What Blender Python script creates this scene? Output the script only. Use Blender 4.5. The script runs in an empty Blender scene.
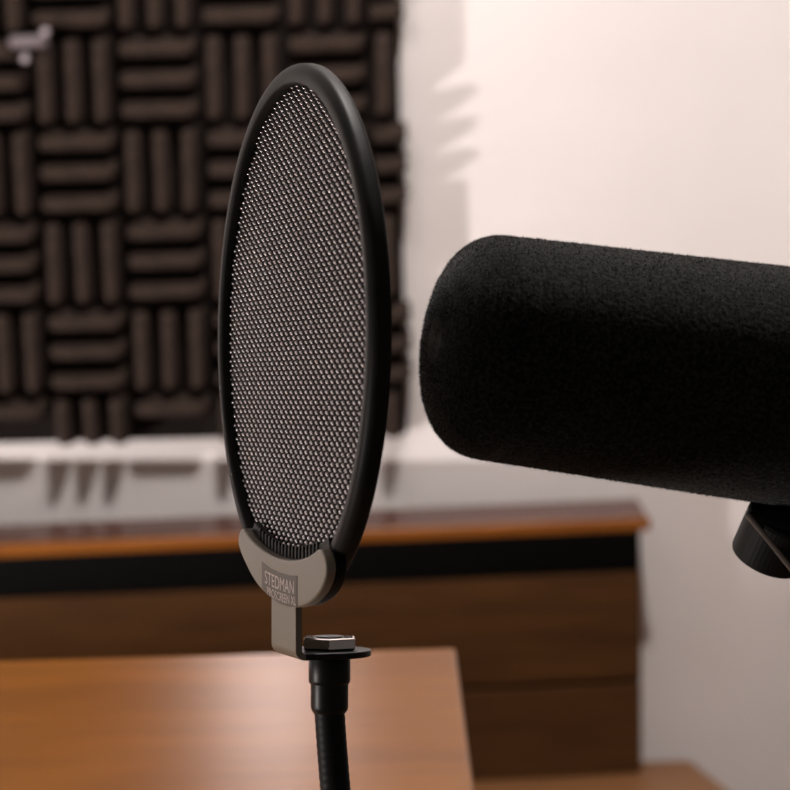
import bpy, bmesh, math, random
from mathutils import Vector, Matrix, Euler, noise
random.seed(7)
R = math.radians
sc = bpy.context.scene
col = sc.collection

# ------------------------------------------------------------------ camera
PITCH, ROLL, CAM_H = R(14.0), R(1.36), 1.5
LENS = 2700.0 / 790.0 * 36.0
cam_d = bpy.data.cameras.new('camera')
cam_d.lens = LENS
cam_d.sensor_width = 36.0
cam_d.clip_start = 0.02
cam_d.dof.use_dof = True
cam_d.dof.focus_distance = 0.80
cam_d.dof.aperture_fstop = 22.0
cam = bpy.data.objects.new('camera', cam_d)
col.objects.link(cam)
fwd = Vector((0, math.cos(PITCH), -math.sin(PITCH)))
up0 = Vector((0, math.sin(PITCH), math.cos(PITCH)))
rt0 = Vector((1, 0, 0))
rt = rt0 * math.cos(ROLL) - up0 * math.sin(ROLL)
upv = up0 * math.cos(ROLL) + rt0 * math.sin(ROLL)
cm = Matrix((rt, upv, -fwd)).transposed().to_4x4()
cm.translation = Vector((0, 0, CAM_H))
cam.matrix_world = cm
sc.camera = cam

# ------------------------------------------------------------------ light
sc.view_settings.view_transform = 'Standard'
sc.view_settings.look = 'None'
sc.view_settings.exposure = 0.0
sc.view_settings.gamma = 1.0
sc.view_settings.use_curve_mapping = False
w = bpy.data.worlds.new('room_ambience')
sc.world = w
w.use_nodes = True
bg = w.node_tree.nodes['Background']
bg.inputs['Color'].default_value = (1.0, 0.88, 0.83, 1)
bg.inputs['Strength'].default_value = 0.085


def lamp(name, loc, power, rad, colr):
    d = bpy.data.lights.new(name, 'POINT')
    d.energy = power
    d.shadow_soft_size = rad
    d.color = colr
    o = bpy.data.objects.new(name, d)
    o.location = loc
    col.objects.link(o)
    return o


lamp('ceiling_light', (0.17, 1.72, 2.85), 152.0, 0.05, (1.0, 0.935, 0.915))
lamp('wall_lamp_light', (-0.13, 2.62, 1.43), 3.2, 0.05, (1.0, 0.86, 0.84))
lamp('left_fill_light', (-0.80, 0.60, 1.10), 13.0, 0.05, (1.0, 0.92, 0.88))  # fill added at the left to brighten bracket, screen and windscreen nose
lamp('floor_lamp_light', (-1.62, 2.0, 0.235), 142.0, 0.018, (1.0, 0.915, 0.90))


# ------------------------------------------------------------------ helpers
def mat(name, base, rough=0.5, metal=0.0, spec=0.5, coat=0.0):
    m = bpy.data.materials.new(name)
    m.use_nodes = True
    b = m.node_tree.nodes['Principled BSDF']
    b.inputs['Base Color'].default_value = (*base, 1)
    b.inputs['Roughness'].default_value = rough
    b.inputs['Metallic'].default_value = metal
    b.inputs['Specular IOR Level'].default_value = spec
    b.inputs['Coat Weight'].default_value = coat
    return m


def noisy(m, c1, c2, scale=(1, 1, 1), nscale=5.0, detail=5.0, lo=.35, hi=.65, bump=0.0, bscale=None, dist=0.001):
    nt = m.node_tree
    b = nt.nodes['Principled BSDF']
    tc = nt.nodes.new('ShaderNodeTexCoord')
    mp = nt.nodes.new('ShaderNodeMapping')
    mp.inputs['Scale'].default_value = scale
    nz = nt.nodes.new('ShaderNodeTexNoise')
    nz.inputs['Scale'].default_value = nscale
    nz.inputs['Detail'].default_value = detail
    cr = nt.nodes.new('ShaderNodeValToRGB')
    cr.color_ramp.elements[0].position = lo
    cr.color_ramp.elements[1].position = hi
    cr.color_ramp.elements[0].color = (*c1, 1)
    cr.color_ramp.elements[1].color = (*c2, 1)
    nt.links.new(tc.outputs['Object'], mp.inputs['Vector'])
    nt.links.new(mp.outputs['Vector'], nz.inputs['Vector'])
    nt.links.new(nz.outputs['Fac'], cr.inputs['Fac'])
    nt.links.new(cr.outputs['Color'], b.inputs['Base Color'])
    if bump:
        n2 = nt.nodes.new('ShaderNodeTexNoise')
        n2.inputs['Scale'].default_value = bscale or nscale
        n2.inputs['Detail'].default_value = 6
        bp = nt.nodes.new('ShaderNodeBump')
        bp.inputs['Strength'].default_value = bump
        bp.inputs['Distance'].default_value = dist
        nt.links.new(tc.outputs['Object'], n2.inputs['Vector'])
        nt.links.new(n2.outputs['Fac'], bp.inputs['Height'])
        nt.links.new(bp.outputs['Normal'], b.inputs['Normal'])
    return m


M = {}
M['plaster'] = noisy(mat('plaster', (.8, .76, .73), .9, spec=.2), (.78, .74, .715), (.83, .79, .765), nscale=3, bump=.35, bscale=16, dist=.004)
M['grey_paint'] = noisy(mat('grey_paint', (.22, .21, .20), .9, spec=.2), (.20, .19, .18), (.24, .23, .22), nscale=4)
M['floor'] = noisy(mat('floor_boards', (.2, .1, .05), .5), (.16, .08, .04), (.24, .13, .06), (2, 14, 1), 4)
M['foam'] = noisy(mat('foam', (.05, .04, .035), 1.0, spec=.1), (.030, .021, .0165), (.042, .029, .023), nscale=60, bump=.3, bscale=500, dist=.0008)
M['foam_back'] = mat('foam_backing', (.014, .011, .010), 1.0, spec=.05)  # darker than the ribs: shade of the gaps put into the colour
M['wood_table'] = noisy(mat('table_wood', (.35, .14, .04), .29, spec=.20), (.130, .041, .0012), (.190, .064, .003), (2.2, 16, 2.2), 3.5, 6, .3, .7)
M['wood_cab'] = noisy(mat('cabinet_wood', (.05, .025, .01), .55, spec=.2), (.055, .023, .007), (.088, .038, .011), (2, 6, 14), 5, 6, .3, .7)
M['wood_top'] = noisy(mat('cabinet_top_wood', (.3, .1, .03), .30, spec=.5), (.17, .052, .006), (.24, .080, .011), (2, 10, 10), 4, 5, .3, .7)
M['wood_dark'] = noisy(mat('cabinet_top_veneer', (.1, .05, .04), .25, spec=.4), (.075, .032, .024), (.115, .050, .037), (2, 10, 10), 4, 5, .3, .7)
M['wood_bench'] = noisy(mat('bench_wood', (.2, .09, .03), .40, spec=.5), (.17, .075, .026), (.25, .115, .045), (2, 12, 2), 4, 5, .3, .7)
M['black_band'] = mat('shade_and_groove_black', (.003, .003, .003), .7, spec=.1)  # overhang shade put into the colour; also backs the groove
M['ring'] = noisy(mat('ring_plastic', (.02, .018, .017), .48, spec=.07), (.009, .0095, .009), (.015, .014, .013), nscale=60)
M['screen'] = mat('screen_glint_metal', (.66, .635, .65), .27, metal=1.0)  # bright tips stand in for the glints on the screen
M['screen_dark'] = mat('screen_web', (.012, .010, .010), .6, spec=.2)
M['bracket'] = mat('bracket_plastic', (.17, .145, .11), .45, spec=.5)
M['bracket_edge'] = mat('black_steel', (.003, .003, .003), .5, spec=.12)
M['label'] = mat('label_print', (.05, .037, .022), .45, spec=.4)
M['letters'] = mat('letter_ink', (.50, .42, .385), .5, spec=.4)
M['chrome'] = mat('chrome', (.75, .70, .66), .16, metal=1.0)
M['clip'] = mat('clip_satin', (.15, .125, .132), .6)
M['clip_glint_white'] = mat('clip_glint_white', (.42, .37, .39), .3)  # pale colour for the small balls that stand in for glints
M['gloss_black'] = mat('gloss_black', (.004, .004, .004), .38, spec=.22)
M['goose'] = mat('gooseneck_black', (.005, .005, .005), .5, spec=.15)
M['windscreen'] = noisy(mat('windscreen_foam', (.012, .012, .012), 1.0, spec=.05), (.006, .006, .0057), (.030, .030, .0285), nscale=800, detail=2, lo=.40, hi=.72)
_b = M['windscreen'].node_tree.nodes['Principled BSDF']
_b.inputs['Sheen Weight'].default_value = .12
_b.inputs['Sheen Roughness'].default_value = .45
M['mic_black'] = mat('mic_body_black', (.007, .007, .007), .6, spec=.2)
M['mic_edge'] = mat('mic_lit_edge', (.15, .125, .11), .5, spec=.4)  # pale colour puts the catching light onto the arm's edge


def link(name, me, m, parent=None, loc=None, smooth=False):
    o = bpy.data.objects.new(name, me)
    col.objects.link(o)
    if m is not None and not me.materials:
        me.materials.append(m)
    if parent:
        o.parent = parent
    if loc is not None:
        o.location = loc
    if smooth:
        me.polygons.foreach_set('use_smooth', [True] * len(me.polygons))
    return o


def mesh_of(bm, name):
    bmesh.ops.recalc_face_normals(bm, faces=bm.faces)
    me = bpy.data.meshes.new(name)
    bm.to_mesh(me)
    bm.free()
    return me


def obj(name, bm, m, parent=None, loc=None, smooth=False):
    return link(name, mesh_of(bm, name), m, parent, loc, smooth)


def thing(name, label, cat, loc=(0, 0, 0), rotz=0, group=None):
    o = bpy.data.objects.new(name, None)
    o.empty_display_size = 0.02
    col.objects.link(o)
    o.location = loc
    o.rotation_euler = (0, 0, rotz)
    o['label'] = label
    o['category'] = cat
    if group:
        o['group'] = group
    return o


def box_bm(x0, x1, y0, y1, z0, z1, bev=0.0, seg=2):
    bm = bmesh.new()
    bmesh.ops.create_cube(bm, size=1)
    for v in bm.verts:
        v.co = Vector(((x0 + x1) / 2 + v.co.x * (x1 - x0), (y0 + y1) / 2 + v.co.y * (y1 - y0), (z0 + z1) / 2 + v.co.z * (z1 - z0)))
    if bev:
        bmesh.ops.bevel(bm, geom=list(bm.edges), offset=bev, segments=seg, affect='EDGES', profile=.5)
    return bm


def prism_bm(pts, a0, a1, axis='Y', bev=0.0, seg=2):
    """closed outline pts extruded along an axis; axis Y: pts are (x,z); Z: (x,y)"""
    bm = bmesh.new()
    f = lambda p, a: (p[0], a, p[1]) if axis == 'Y' else (p[0], p[1], a)
    lo = [bm.verts.new(f(p, a0)) for p in pts]
    hi = [bm.verts.new(f(p, a1)) for p in pts]
    n = len(pts)
    bm.faces.new(lo)
    bm.faces.new(hi)
    rim = []
    for i in range(n):
        bm.faces.new((lo[i], lo[(i + 1) % n], hi[(i + 1) % n], hi[i]))
    bmesh.ops.recalc_face_normals(bm, faces=bm.faces)
    if bev:
        es = [e for e in bm.edges if (e.verts[0] in lo and e.verts[1] in lo) or (e.verts[0] in hi and e.verts[1] in hi)]
        bmesh.ops.bevel(bm, geom=es, offset=bev, segments=seg, affect='EDGES', profile=.5)
    return bm


def lathe_bm(prof, seg=48, axis='Z', close=False):
    """prof: list of (r, a) ; revolve around axis"""
    bm = bmesh.new()
    rings = []
    for r, a in prof:
        ring = []
        for i in range(seg):
            t = 2 * math.pi * i / seg
            c, s = r * math.cos(t), r * math.sin(t)
            co = {'Z': (c, s, a), 'Y': (c, a, s), 'X': (a, c, s)}[axis]
            ring.append(bm.verts.new(co))
        rings.append(ring)
    k = len(rings)
    for j in range(k if close else k - 1):
        A, B = rings[j], rings[(j + 1) % k]
        for i in range(seg):
            bm.faces.new((A[i], A[(i + 1) % seg], B[(i + 1) % seg], B[i]))
    if not close:
        for ring in (rings[0], rings[-1]):
            if prof[0][0] > 0:
                bm.faces.new(ring)
    return bm


def tube_bm(path, rad, seg=24):
    """path list of Vector, rad float or list"""
    bm = bmesh.new()
    n = len(path)
    rings = []
    ref = Vector((1, 0, 0))
    for i, p in enumerate(path):
        t = (path[min(i + 1, n - 1)] - path[max(i - 1, 0)]).normalized()
        a = (ref - t * ref.dot(t)).normalized()
        b = t.cross(a)
        r = rad[i] if isinstance(rad, (list, tuple)) else rad
        rings.append([bm.verts.new(p + (a * math.cos(2 * math.pi * k / seg) + b * math.sin(2 * math.pi * k / seg)) * r) for k in range(seg)])
    for j in range(n - 1):
        for k in range(seg):
            bm.faces.new((rings[j][k], rings[j][(k + 1) % seg], rings[j + 1][(k + 1) % seg], rings[j + 1][k]))
    bm.faces.new(rings[0])
    bm.faces.new(rings[-1])
    return bm


# ------------------------------------------------------------------ the room
WALL_Y = 3.058
wall = obj('wall_back', box_bm(-3.0, 3.0, WALL_Y, WALL_Y + .12, 0, 2.95), M['plaster'])
wall['kind'] = 'structure'
wall['label'] = 'off-white rough plaster wall behind the foam panel'
wl = obj('wall_left', box_bm(-2.72, -2.6, -1.2, WALL_Y, 0, 2.95), M['grey_paint'])
wl['kind'] = 'structure'
wl['label'] = 'grey painted side wall'
ce = obj('ceiling', box_bm(-2.72, 3.0, -1.2, WALL_Y + .12, 2.95, 3.0), M['grey_paint'])
ce['kind'] = 'structure'
ce['label'] = 'grey ceiling'
fl = obj('floor', box_bm(-3.0, 3.0, -1.2, WALL_Y + .12, -.06, 0), M['floor'])
fl['kind'] = 'structure'
fl['label'] = 'brown board floor'

# ------------------------------------------------------------------ acoustic foam
TIP_Y = 3.0
CW, RH = 0.0948, 0.1035
X0, Z0 = -0.3986, 1.170          # a column start, a row top
FX1, FZ0 = 0.013, 0.694
FX0, FZ1 = X0 - 2 * CW, Z0 + 8 * RH
foam = thing('acoustic_foam_panel', 'dark brown acoustic foam panel with basketweave ribs on the white wall', 'foam panel', (0, WALL_Y, FZ0))
BASE_T = 0.012
obj('foam_backing', box_bm(FX0, FX1, -BASE_T, -.0002, 0, FZ1 - FZ0), M['foam_back'], foam)


def rib_mesh(length, width, depth, name):
    """rounded foam bar: long axis X, rises towards -Y from 0"""
    bm = bmesh.new()
    prof = []
    ns = 8
    for i in range(ns + 1):
        t = i / ns
        a = math.pi * t
        zz = -math.cos(a) * width / 2
        zz = math.copysign(abs(zz / (width / 2)) ** .9, zz) * width / 2
        yy = math.sin(a) ** .8 * depth
        prof.append((zz, yy))
    secs = []
    e = .011
    L = length / 2
    for xs, k in ((-L, .55), (-L + .0025, .80), (-L + e * .55, .94), (-L + e, 1.0), (L - e, 1.0), (L - e * .55, .94), (L - .0025, .80), (L, .55)):
        ring = []
        for (zz, yy) in prof:
            ring.append(bm.verts.new((xs, -yy * (k ** .9), zz * (.80 + .2 * k))))
        secs.append(ring)
    for a, b in zip(secs[:-1], secs[1:]):
        for i in range(ns):
            bm.faces.new((a[i], a[i + 1], b[i + 1], b[i]))
        bm.faces.new((a[ns], a[0], b[0], b[ns]))
    bm.faces.new(secs[0])
    bm.faces.new(secs[-1])
    me = mesh_of(bm, name)
    me.materials.append(M['foam'])
    me.polygons.foreach_set('use_smooth', [True] * len(me.polygons))
    return me


DEP = WALL_Y - TIP_Y - BASE_T
rib_cache = {}


def rib(cx, cz, length, width, vertical):
    key = (round(length, 4), round(width, 4))
    if key not in rib_cache:
        rib_cache[key] = rib_mesh(length, width, DEP, 'foam_rib')
    o = bpy.data.objects.new('foam_rib', rib_cache[key])
    col.objects.link(o)
    o.parent = foam
    o.location = (cx, -BASE_T + .0005, cz - FZ0)
    o.rotation_euler = (random.uniform(-.01, .01), (math.pi / 2 if vertical else 0) + random.uniform(-.012, .012), 0)


for c in range(-2, 5):
    for r in range(-8, 5):
        x0, x1 = X0 + c * CW, min(X0 + (c + 1) * CW, FX1)
        z1, z0 = Z0 - r * RH, max(Z0 - (r + 1) * RH, FZ0)
        vert = (c + r) % 2 == 0
        for k in range(3):
            if vert:
                cx = x0 + CW * (k + .5) / 3
                if cx > FX1 - .008 or z1 - z0 < .02:
                    continue
                rib(cx, (z0 + z1) / 2, (z1 - z0) - (.009 if r < 4 else .004), CW / 3 * .68, True)
            else:
                cz = z1 - RH * (k + .5) / 3
                if cz < FZ0 + .016 or x1 - x0 < .02:
                    continue
                rib((x0 + x1) / 2 + (0 if c < 4 else .004), cz, (x1 - x0) + (-.009 if c < 4 else .006), RH / 3 * .64, False)

# small shiny clip caught on the foam
clip = thing('metal_clip', 'small pale shiny clip with glints built as pale balls stuck on the dark foam panel', 'clip', (-0.396, 2.996, 1.166))
b = lathe_bm([(.0001, -.021), (.005, -.021), (.0068, -.018), (.0068, .018), (.005, .021), (.0001, .021)], 20, 'X')
cb = obj('clip_barrel', b, M['clip'], clip, smooth=True)
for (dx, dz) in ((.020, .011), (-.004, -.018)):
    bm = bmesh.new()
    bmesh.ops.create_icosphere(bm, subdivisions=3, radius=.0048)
    obj('clip_glint', bm, M['clip_glint_white'], clip, (dx, -.008, dz), smooth=True)
    bm = tube_bm([Vector((dx, -.008, dz)), Vector((dx * .7, -.002, dz * .3))], .0009, 10)
    obj('clip_stem', bm, M['clip'], clip, smooth=True)

# ------------------------------------------------------------------ low bench
BZ = 0.284
bench = thing('low_bench', 'low brown wooden bench against the white wall under the dark cabinet', 'bench', (0, 0, 0))
pts = [(-1.95, 3.035), (.343, 3.035), (.343 + .0355 * 8.8, 3.035 - .1 * 8.8), (-1.95, 3.035 - .88)]
obj('bench_top', prism_bm(pts, BZ - .035, BZ, 'Z', .003), M['wood_bench'], bench)
for (x, y) in ((-1.88, 2.96), (.24, 2.97), (.54, 2.22), (-1.88, 2.22)):
    obj('leg', box_bm(x - .03, x + .03, y - .03, y + .03, 0, BZ - .034, .003), M['wood_bench'], bench)

# ------------------------------------------------------------------ cabinet
YAW = R(3.55)
CABH = 0.610 - BZ
# local frame: origin at the right rear bottom corner of the body, x runs left to right, y towards the wall
cab = thing('wooden_cabinet', 'dark brown shallow wooden cabinet with overhanging orange-brown top', 'cabinet', (.279, 3.039, BZ), YAW)
XL = -1.05
obj('top_board', box_bm(XL - .004, .003, -.070, .002, CABH - .015, CABH, .002, 2), M['wood_dark'], cab)
obj('edge_strip', box_bm(XL - .006, .006, -.077, -.0695, CABH - .016, CABH - .0005, .003, 3), M['wood_top'], cab)
obj('body', box_bm(XL, -.001, -.038, 0, .0, CABH - .0165, .001), M['wood_cab'], cab)
obj('overhang_shade', box_bm(XL + .0005, -.0015, -.0395, -.0375, .251, CABH - .017), M['black_band'], cab)  # added black strip that paints the shade below the overhanging top
dr1 = obj('front_panel', box_bm(XL + .0005, -.0005, -.045, -.0375, .1195, .2505, .0015), M['wood_cab'], cab)
dr2 = obj('front_panel', box_bm(XL + .0005, -.0005, -.045, -.0375, .002, .1130, .0015), M['wood_cab'], cab)
obj('groove', box_bm(XL + .001, -.001, -.0385, -.0376, .1130, .1195), M['black_band'], cab)

# ------------------------------------------------------------------ near table
TZ = 0.98
tab = thing('wooden_table', 'glossy reddish-brown wooden table top in front of the dark cabinet', 'table', (0, 0, 0))
tp = [(-1.15, .96), (.040, .96), (.0315, 1.480), (-1.15, 1.462)]
obj('table_top', prism_bm(tp, TZ - .028, TZ, 'Z', .003, 3), M['wood_table'], tab)
for (x, y) in ((-1.08, 1.03), (-.04, 1.03), (-.04, 1.40), (-1.08, 1.40)):
    obj('leg', box_bm(x - .025, x + .025, y - .025, y + .025, 0, TZ - .027, .003), M['wood_table'], tab)
obj('apron', box_bm(-1.06, -.06, 1.045, 1.065, TZ - .11, TZ - .027), M['wood_table'], tab)
obj('apron', box_bm(-1.06, -.06, 1.365, 1.385, TZ - .11, TZ - .027), M['wood_table'], tab)

# ------------------------------------------------------------------ pop filter
# the head hangs on a flexible neck, leaning 14 degrees back and turned 71 degrees
LEAN = Matrix((rt, fwd, upv)).transposed()      # right / away / up axes of the leaning head
POP_C = Vector((-0.0285, 0.7711, 1.3271))
pop = thing('pop_filter', 'round black metal-screen pop filter on a gooseneck beside the microphone', 'pop filter')
pm = (LEAN @ Matrix.Rotation(R(-71.0), 3, 'Z')).to_4x4()
pm.translation = POP_C
pop.matrix_world = pm
mm = .001
# ring: rounded profile, screen lies 3 mm behind the front face
ro, ri = .0785, .0723
prof = []
for (r_, y_) in ((ri, .0030), (ri, -.0020), (ri + .0003, -.0027), (ri + .0010, -.0030), (ro - .0032, -.0030)):
    prof.append((r_, y_))
for i in range(1, 8):
    a = math.pi / 2 * i / 8
    prof.append((ro - .0032 + .0032 * math.sin(a), -.0002 - .0028 * math.cos(a)))
prof += [(ro, .0000), (ro, .0016)]
for i in range(1, 6):
    a = math.pi / 2 * i / 5
    prof.append((ro - .0016 + .0016 * math.cos(a), .0016 + .0016 * math.sin(a)))
prof.append((ri + .0006, .0032))
obj('ring', lathe_bm(prof, 160, 'Y', close=True), M['ring'], pop, smooth=True)

# screen: staggered rows of raised metal lozenges, joined at their tips
LX, LZ = 4.95 * mm, 1.45 * mm
verts, faces, fm = [], [], []
nseg = 10
jmax = int(ri / LZ) + 1


def dome(cx, cz, layers, shear, mi):
    base = len(verts)
    verts.append((cx, layers[0][2] - .00006, cz))
    for (ax_, az_, yy) in layers:
        for s_ in range(nseg):
            t = 2 * math.pi * s_ / nseg
            dx, dz = ax_ * math.cos(t), az_ * math.sin(t)
            verts.append((cx + dx - shear * dz, yy, cz + dz))
    for s_ in range(nseg):
        faces.append((base, base + 1 + s_, base + 1 + (s_ + 1) % nseg))
        fm.append(mi)
    for q in range(len(layers) - 1):
        o0 = base + 1 + q * nseg
        for s_ in range(nseg):
            faces.append((o0 + s_, o0 + nseg + s_, o0 + nseg + (s_ + 1) % nseg, o0 + (s_ + 1) % nseg))
            fm.append(mi)


for j in range(-jmax, jmax + 1):
    off = LX / 2 if j % 2 else 0
    for i in range(-18, 19):
        cx, cz = i * LX + off, j * LZ
        if math.hypot(cx, cz) > ri + .0008:
            continue
        # darkened web lozenge, then a bright raised tip standing in for its glint
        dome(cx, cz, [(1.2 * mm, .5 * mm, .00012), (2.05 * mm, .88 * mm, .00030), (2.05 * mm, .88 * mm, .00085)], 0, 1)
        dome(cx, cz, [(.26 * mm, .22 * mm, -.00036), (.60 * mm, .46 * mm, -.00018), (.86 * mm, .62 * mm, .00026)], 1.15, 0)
me = bpy.data.meshes.new('screen')
me.from_pydata(verts, [], faces)
bmx = bmesh.new()
bmx.from_mesh(me)
bmesh.ops.recalc_face_normals(bmx, faces=bmx.faces)
bmx.to_mesh(me)
bmx.free()
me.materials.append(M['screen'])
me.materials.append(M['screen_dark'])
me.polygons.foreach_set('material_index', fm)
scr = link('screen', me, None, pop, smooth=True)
scr['kind'] = 'stuff'
scr['label'] = 'grey perforated metal screen'

# bracket plate (crescent) on the lower front of the ring
inner = [(-36.5, -58.0), (-30.5, -60.6), (-22, -62.9), (-12, -64.6), (-2, -65.5), (8, -65.8), (18, -65.4), (28, -64.2), (36, -62.5), (43.0, -60.2)]
outer = [(47.5, -62.6), (49.0, -65.2), (48.0, -68.2), (45.0, -71.2), (40, -74.0), (32, -76.7), (24, -78.3), (14, -79.2), (4, -79.0), (-6, -77.6), (-16, -75.9), (-25, -73.0), (-33, -69.0), (-39, -65.6), (-41.5, -62.0)]


def chaikin(P, n):
    for _ in range(n):
        Q = []
        for a_, b_ in zip(P, P[1:] + P[:1]):
            Q.append((a_[0] * .75 + b_[0] * .25, a_[1] * .75 + b_[1] * .25))
            Q.append((a_[0] * .25 + b_[0] * .75, a_[1] * .25 + b_[1] * .75))
        P = Q
    return P


pl = [(x * mm, z * mm) for x, z in chaikin(inner + outer, 2)]
brk = obj('bracket_plate', prism_bm(pl, -.0062, -.0032, 'Y', .0006, 3), M['bracket'], pop)
# clamp body behind the plate, closing round the ring
cp = [(x * mm, z * mm) for x, z in chaikin([(x * .985 + .1, z * .995) for x, z in inner + outer], 2)]
obj('clamp_body', prism_bm(cp, -.0034, .0002, 'Y', .0005, 2), M['bracket_edge'], pop)
# ribbed grip along the inner edge of the plate
gi = [(-33, -56.6), (-27, -58.6), (-18, -60.6), (-8, -62.2), (4, -62.9), (16, -62.6), (27, -61.2), (36, -59.2), (42, -57.6)]
go = [(44, -62.5), (20, -67.5), (4, -68), (-14, -66.5), (-35, -60)]
grip = obj('grip', prism_bm([(x * mm, z * mm) for x, z in gi + go], -.0033, -.0011, 'Y', .0003, 1), M['bracket_edge'], pop)
for k in range(18):
    x = -26 + k * 3.4
    z = -63.6 + .0036 * (x - 5) ** 2
    bm = box_bm(-.0008, .0008, -.0037, -.0030, -.0018, .0018, .0002, 1)
    obj('grip_rib', bm, M['bracket_edge'], grip, (x * mm, 0, z * mm))

# strap with a bend and a flange carrying the neck
sx0, sx1 = -5.0 * mm, 19.3 * mm
SCX = (sx0 + sx1) / 2
yf, yb = -.0060, -.0041
zb = -.0940


def strap_bm():
    bm = bmesh.new()
    rb = .0030
    cyc, czc = yb + (rb - .0019), zb + rb
    path = [(yf, yb, None)]
    outer_, inner_ = [(yf, -.0765)], [(yb, -.0765)]
    cy, cz = yf + rb, zb + rb
    for i in range(7):
        a = math.pi + (math.pi / 2) * i / 6
        outer_.append((cy + rb * math.cos(a), cz + rb * math.sin(a)))
        ri_ = rb - .0019
        inner_.append((cy + ri_ * math.cos(a), cz + ri_ * math.sin(a)))
    L, Rr = [], []
    for (o_, i_) in zip(outer_, inner_):
        L.append((bm.verts.new((sx0, o_[0], o_[1])), bm.verts.new((sx0, i_[0], i_[1]))))
        Rr.append((bm.verts.new((sx1, o_[0], o_[1])), bm.verts.new((sx1, i_[0], i_[1]))))
    for k in range(len(L) - 1):
        a, b_, c, d = L[k], L[k + 1], Rr[k], Rr[k + 1]
        bm.faces.new((a[0], b_[0], d[0], c[0]))
        bm.faces.new((a[1], c[1], d[1], b_[1]))
        bm.faces.new((a[0], a[1], b_[1], b_[0]))
        bm.faces.new((c[0], d[0], d[1], c[1]))
    bm.faces.new((L[0][0], Rr[0][0], Rr[0][1], L[0][1]))
    bm.faces.new((L[-1][0], L[-1][1], Rr[-1][1], Rr[-1][0]))
    return bm


st = obj('strap', strap_bm(), M['bracket'], pop)
st['label'] = 'flat bent metal strap'
FL_Y = yf + .0030
hw = (sx1 - sx0) / 2
FC = .0080            # centre of the round end, local y
fp = [(sx0, FL_Y)]
for i in range(25):
    a = math.pi - math.pi * i / 24
    fp.append((SCX + hw * math.cos(a), FC + hw * math.sin(a)))
fp.append((sx1, FL_Y))
flg = obj('flange', prism_bm(fp, zb, zb + .0019, 'Z', .0004, 2), M['gloss_black'], pop)

# nut with washer on the flange
hexp = [(SCX + .0086 * math.cos(R(60 * i - 18)), FC + .0086 * math.sin(R(60 * i - 18))) for i in range(6)]
nut = obj('hex_nut', prism_bm(hexp, zb + .0019, zb + .0055, 'Z', .0007, 2), M['chrome'], pop)
obj('bolt_end', lathe_bm([(.0001, zb + .0058), (.0040, zb + .0058), (.0044, zb + .0052), (.0044, zb + .0040), (.0001, zb + .0040)], 24), M['gloss_black'], nut, (SCX, FC, 0), smooth=False)

# collar and gooseneck
pr = [(.0001, zb + .0002), (.0058, zb), (.0061, zb - .0006), (.0061, zb - .0072), (.0059, zb - .0078), (.0055, zb - .0082), (.0055, zb - .0148), (.0053, zb - .0156), (.0047, zb - .0166), (.0001, zb - .0166)]
cl = obj('neck_collar', lathe_bm(pr, 48), M['gloss_black'], pop, (SCX, FC, 0), smooth=True)
mod = cl.modifiers.new('edge', 'EDGE_SPLIT')
mod.split_angle = R(40)
# the neck runs in world space: out of the collar, then curving down to a straight pole on a round base
inv = pm.inverted()
start = pm @ Vector((SCX, FC, zb - .016))
d0 = (pm.to_3x3() @ Vector((0, 0, -1))).normalized()
endp = Vector((start.x + .02, start.y - .12, 1.00))
path = []
N = 90
P0, P1, P2, P3 = start, start + d0 * .07 + rt * .004, endp + Vector((0, 0, .12)), endp
for i in range(N + 1):
    t = i / N
    path.append(P0 * (1 - t) ** 3 + P1 * 3 * t * (1 - t) ** 2 + P2 * 3 * t * t * (1 - t) + P3 * t ** 3)
# fine corrugation
fine, rads = [], []
for i in range(N):
    for k in range(4):
        fine.append(path[i].lerp(path[i + 1], k / 4))
        rads.append(.00445 if k in (0, 1) else .00437)
lp = [inv @ p for p in fine]
obj('gooseneck', tube_bm(lp, rads, 20), M['goose'], pop, smooth=True)
pole = [inv @ Vector((endp.x, endp.y, z)) for z in (1.03, .022)]
obj('stand_pole', tube_bm(pole, .008, 20), M['goose'], pop, smooth=True)
bs = obj('stand_base', lathe_bm([(.0001, 0), (.10, 0), (.103, .004), (.101, .012), (.03, .022), (.0001, .022)], 48), M['goose'], pop)
bs.matrix_local = inv @ Matrix.Translation((endp.x, endp.y, 0))

# printed plate with the writing
lab = [(-14.2, -67.6), (-6, -69.0), (4, -69.7), (14, -69.9), (21.6, -69.5), (21.6, -78.2), (14, -78.9), (4, -78.7), (-4, -77.6), (-14.2, -75.4)]
obj('print_plate', prism_bm([(x * mm, z * mm) for x, z in lab], -.00632, -.0060, 'Y'), M['label'], brk)


def letters(name, txt, x0, x1, zbot, h, curve):
    cu = bpy.data.curves.new(name, 'FONT')
    cu.body = txt
    cu.size = 1.0
    cu.offset = 0.0
    cu.extrude = 0.0
    tmp = bpy.data.objects.new(name, cu)
    col.objects.link(tmp)
    dg = bpy.context.evaluated_depsgraph_get()
    dg.update()
    me_ = bpy.data.meshes.new_from_object(tmp.evaluated_get(dg))
    bpy.data.objects.remove(tmp)
    xs = [v.co.x for v in me_.vertices]
    ys = [v.co.y for v in me_.vertices]
    ax, bx_, ay, by = min(xs), max(xs), min(ys), max(ys)
    for v in me_.vertices:
        u = (v.co.x - ax) / (bx_ - ax)
        t = (v.co.y - ay) / (by - ay)
        X = x0 + u * (x1 - x0)
        Z = zbot + t * h + curve(X)
        v.co = (X * mm, -.00640, Z * mm)
    bm = bmesh.new()
    bm.from_mesh(me_)
    bpy.data.meshes.remove(me_)
    ex = bmesh.ops.extrude_face_region(bm, geom=list(bm.faces))
    for g in ex['geom']:
        if isinstance(g, bmesh.types.BMVert):
            g.co.y += .00010
    return obj(name, bm, M['letters'], brk)


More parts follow.
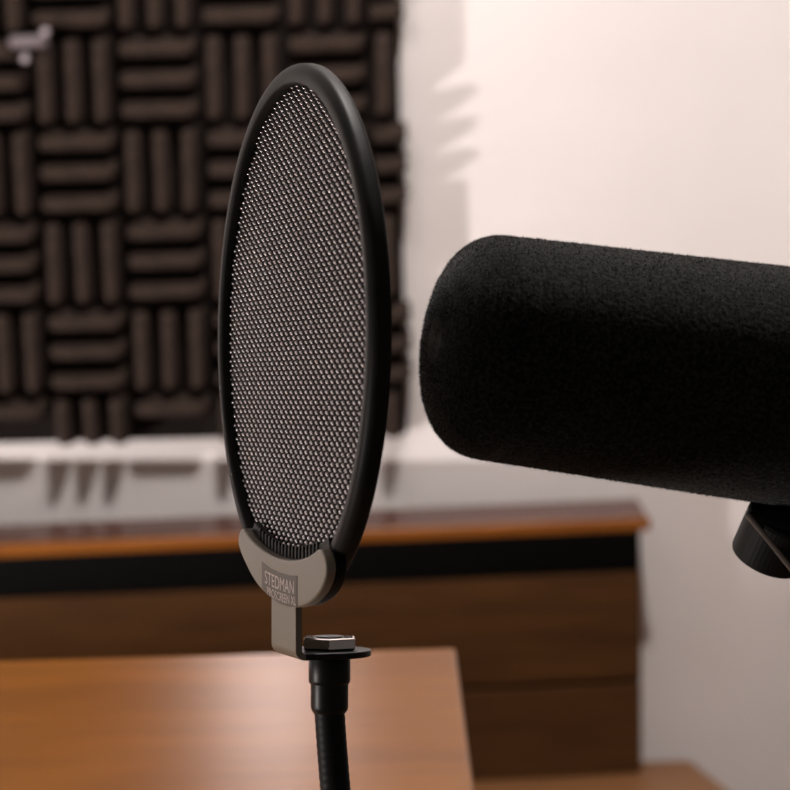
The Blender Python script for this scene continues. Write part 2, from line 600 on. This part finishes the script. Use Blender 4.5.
cv = lambda X: .0019 * (X - 16) ** 2
letters('lettering', 'STEDMAN', -10.8, 18.8, -75.0, 3.8, cv)
letters('lettering', 'PROSCREEN XL', -8.4, 20.8, -78.1, 2.5, cv)

# ------------------------------------------------------------------ microphone
mic = thing('microphone', 'large black microphone with fuzzy foam windscreen beside the pop filter', 'microphone')
ax = (LEAN @ Vector((1.0, .30, -.126))).normalized()       # nose -> tail
side = ax.cross(Vector((0, 0, 1))).normalized()
upm = side.cross(ax).normalized()
mmx = Matrix((ax, -side, upm)).transposed().to_4x4()
NOSE = Vector((0, 0, CAM_H)) + fwd * .825 + rt * ((435 - 395) / 2700 * .825) - upv * ((340 - 395) / 2700 * .825)
mmx.translation = NOSE
mic.matrix_world = mmx
# windscreen: flat domed nose, big shoulder, slightly flaring body
Rf, fr = .0347, .0195
FLARE = .033
LEN = .165
prof = []
NL, q = .0225, 2.75
for i in range(76):
    a = math.pi / 2 * i / 76
    prof.append((max(Rf * math.sin(a) ** (2 / q), .00005), NL * (1 - math.cos(a) ** (2 / q))))
nl = 230
for i in range(nl + 1):
    s = (LEN - NL) * i / nl
    prof.append((Rf + FLARE * s, NL + s))
for i in range(1, 10):
    a = math.pi / 2 * i / 9
    prof.append((prof[75 + nl + 1][0] - .006 * (1 - math.cos(a)), LEN + .006 * math.sin(a)))
prof.append((.03, LEN + .006))
SEG = 420
verts, faces = [], []
for k, (r_, a_) in enumerate(prof):
    for s in range(SEG):
        t = 2 * math.pi * s / SEG
        j = random.gauss(0, .00006) * min(1, r_ / .01)
        k2 = min(k + 1, len(prof) - 1)
        dr, da = prof[k2][0] - prof[max(k - 1, 0)][0], prof[k2][1] - prof[max(k - 1, 0)][1]
        l_ = math.hypot(dr, da) or 1
        nr, na = da / l_, -dr / l_
        rr = r_ + j * nr
        verts.append((a_ + j * na, rr * math.cos(t), rr * math.sin(t)))
n = len(prof)
for k in range(n - 1):
    for s in range(SEG):
        a, b_ = k * SEG + s, k * SEG + (s + 1) % SEG
        faces.append((a, b_, b_ + SEG, a + SEG))
me = bpy.data.meshes.new('windscreen')
me.from_pydata(verts, [], faces)
ws = link('windscreen', me, M['windscreen'], mic, smooth=True)
ws['label'] = 'fuzzy black foam windscreen'
# loose fibres standing off the foam
fv, ff = [], []
for _ in range(90000):
    k = random.choices((0, 1), (.25, .75))[0]
    k = random.randint(6, 76) if k == 0 else random.randint(76, 76 + nl - 2)
    r_, a_ = prof[k]
    dr, da = prof[k + 1][0] - prof[k - 1][0], prof[k + 1][1] - prof[k - 1][1]
    l_ = math.hypot(dr, da)
    t = random.uniform(0, 2 * math.pi)
    rad = Vector((0, math.cos(t), math.sin(t)))
    nv = (Vector((-dr / l_, 0, 0)) + rad * (da / l_)).normalized()
    p = Vector((a_ + random.uniform(-.0004, .0004), r_ * math.cos(t), r_ * math.sin(t)))
    d_ = (nv + Vector((random.uniform(-1, 1), random.uniform(-1, 1), random.uniform(-1, 1))) * .8).normalized()
    sd = d_.cross(Vector((random.random() - .5, random.random() - .5, random.random() - .5))).normalized() * .00009
    b0 = len(fv)
    fv += [p - sd - nv * .0001, p + sd - nv * .0001, p + d_ * random.uniform(.0003, .0010)]
    ff.append((b0, b0 + 1, b0 + 2))
me = bpy.data.meshes.new('foam_fibres')
me.from_pydata(fv, [], ff)
fz = link('foam_fibres', me, M['windscreen'], ws)
fz['kind'] = 'stuff'
# body behind the windscreen
obj('body', lathe_bm([(.0001, LEN), (.030, LEN), (.0315, LEN + .004), (.0315, LEN + .085), (.029, LEN + .092), (.012, LEN + .095), (.0001, LEN + .095)], 48, 'X'), M['mic_black'], mic, smooth=False)

# mounting knob and yoke arm under the tail of the windscreen
def camp(px, py, d):
    return Vector((0, 0, CAM_H)) + fwd * d + rt * ((px - 395) / 2700 * d) - upv * ((py - 395) / 2700 * d)


minv = mmx.inverted()
KD = .865
kb = camp(766, 558, KD)                                   # centre of the lower rim
kax = (-rt * (-.34 * .89) + upv * (.94 * .89) - fwd * .455).normalized()   # up the knob
kx = kax.cross(Vector((0, 1, 0))).normalized()
ky = kax.cross(kx)
km = Matrix((kx, ky, kax)).transposed().to_4x4()
km.translation = kb
KR = 37 / 2700 * KD
bm = bmesh.new()
rings = []
SG = 96
for (r_, h) in ((.0001, 0), (KR - .0008, 0), (KR - .0002, .0003), (KR, .0010), (KR, .0150), (KR - .0006, .0160), (.0001, .0160)):
    rings.append([bm.verts.new((max((r_ - (.00005 if (s % 2 and r_ > .005) else 0)), .0001) * math.cos(2 * math.pi * s / SG), max((r_ - (.00005 if (s % 2 and r_ > .005) else 0)), .0001) * math.sin(2 * math.pi * s / SG), h)) for s in range(SG)])
for a, b_ in zip(rings[:-1], rings[1:]):
    for s in range(SG):
        bm.faces.new((a[s], a[(s + 1) % SG], b_[(s + 1) % SG], b_[s]))
kn = obj('yoke_knob', bm, M['mic_black'], mic)
kn.matrix_local = minv @ km

# yoke arm: thick flat bar running down past the knob, with a pale strip for the light its edge catches
A = camp(748, 512, KD - .016)
B = camp(800, 576, KD - .016)
Cc = camp(846, 548, KD - .012)
D = camp(800, 508, KD - .010)
th = fwd * .004


def slab(name, P, t, m):
    bm = bmesh.new()
    lo = [bm.verts.new(minv @ p) for p in P]
    hi = [bm.verts.new(minv @ (p + t)) for p in P]
    k = len(P)
    bm.faces.new(lo)
    bm.faces.new(hi)
    for i in range(k):
        bm.faces.new((lo[i], lo[(i + 1) % k], hi[(i + 1) % k], hi[i]))
    bmesh.ops.recalc_face_normals(bm, faces=bm.faces)
    bmesh.ops.bevel(bm, geom=list(bm.edges), offset=.0006, segments=2, affect='EDGES', profile=.5)
    return obj(name, bm, m, mic)


slab('yoke_arm', [A, B, Cc, D], th, M['mic_black'])
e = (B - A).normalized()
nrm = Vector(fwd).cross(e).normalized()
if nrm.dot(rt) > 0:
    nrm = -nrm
slab('yoke_lit_edge', [A - nrm * .0003, B - nrm * .0003, B + nrm * .0014, A + nrm * .0014], th * .8, M['mic_edge'])
# rest of the yoke and the socket, then a straight stand
sock = camp(985, 570, KD + .01)
bar = [minv @ p for p in (kb + kax * .006, camp(820, 560, KD), sock)]
obj('yoke_bar', tube_bm(bar, [.006, .007, .008], 20), M['mic_black'], mic, smooth=True)
obj('yoke_post', tube_bm([minv @ sock, minv @ (mmx @ Vector((LEN + .05, 0, -.03)))], .006, 16), M['mic_black'], mic, smooth=True)
ms = thing('microphone_stand', 'black upright stand carrying the microphone', 'stand', (sock.x, sock.y, 0))
obj('stand_pole', tube_bm([Vector((0, 0, .02)), Vector((0, 0, sock.z - .0082))], .010, 20), M['goose'], ms, smooth=True)
obj('stand_base', lathe_bm([(.0001, 0), (.13, 0), (.133, .004), (.131, .012), (.03, .024), (.0001, .024)], 48), M['goose'], ms)
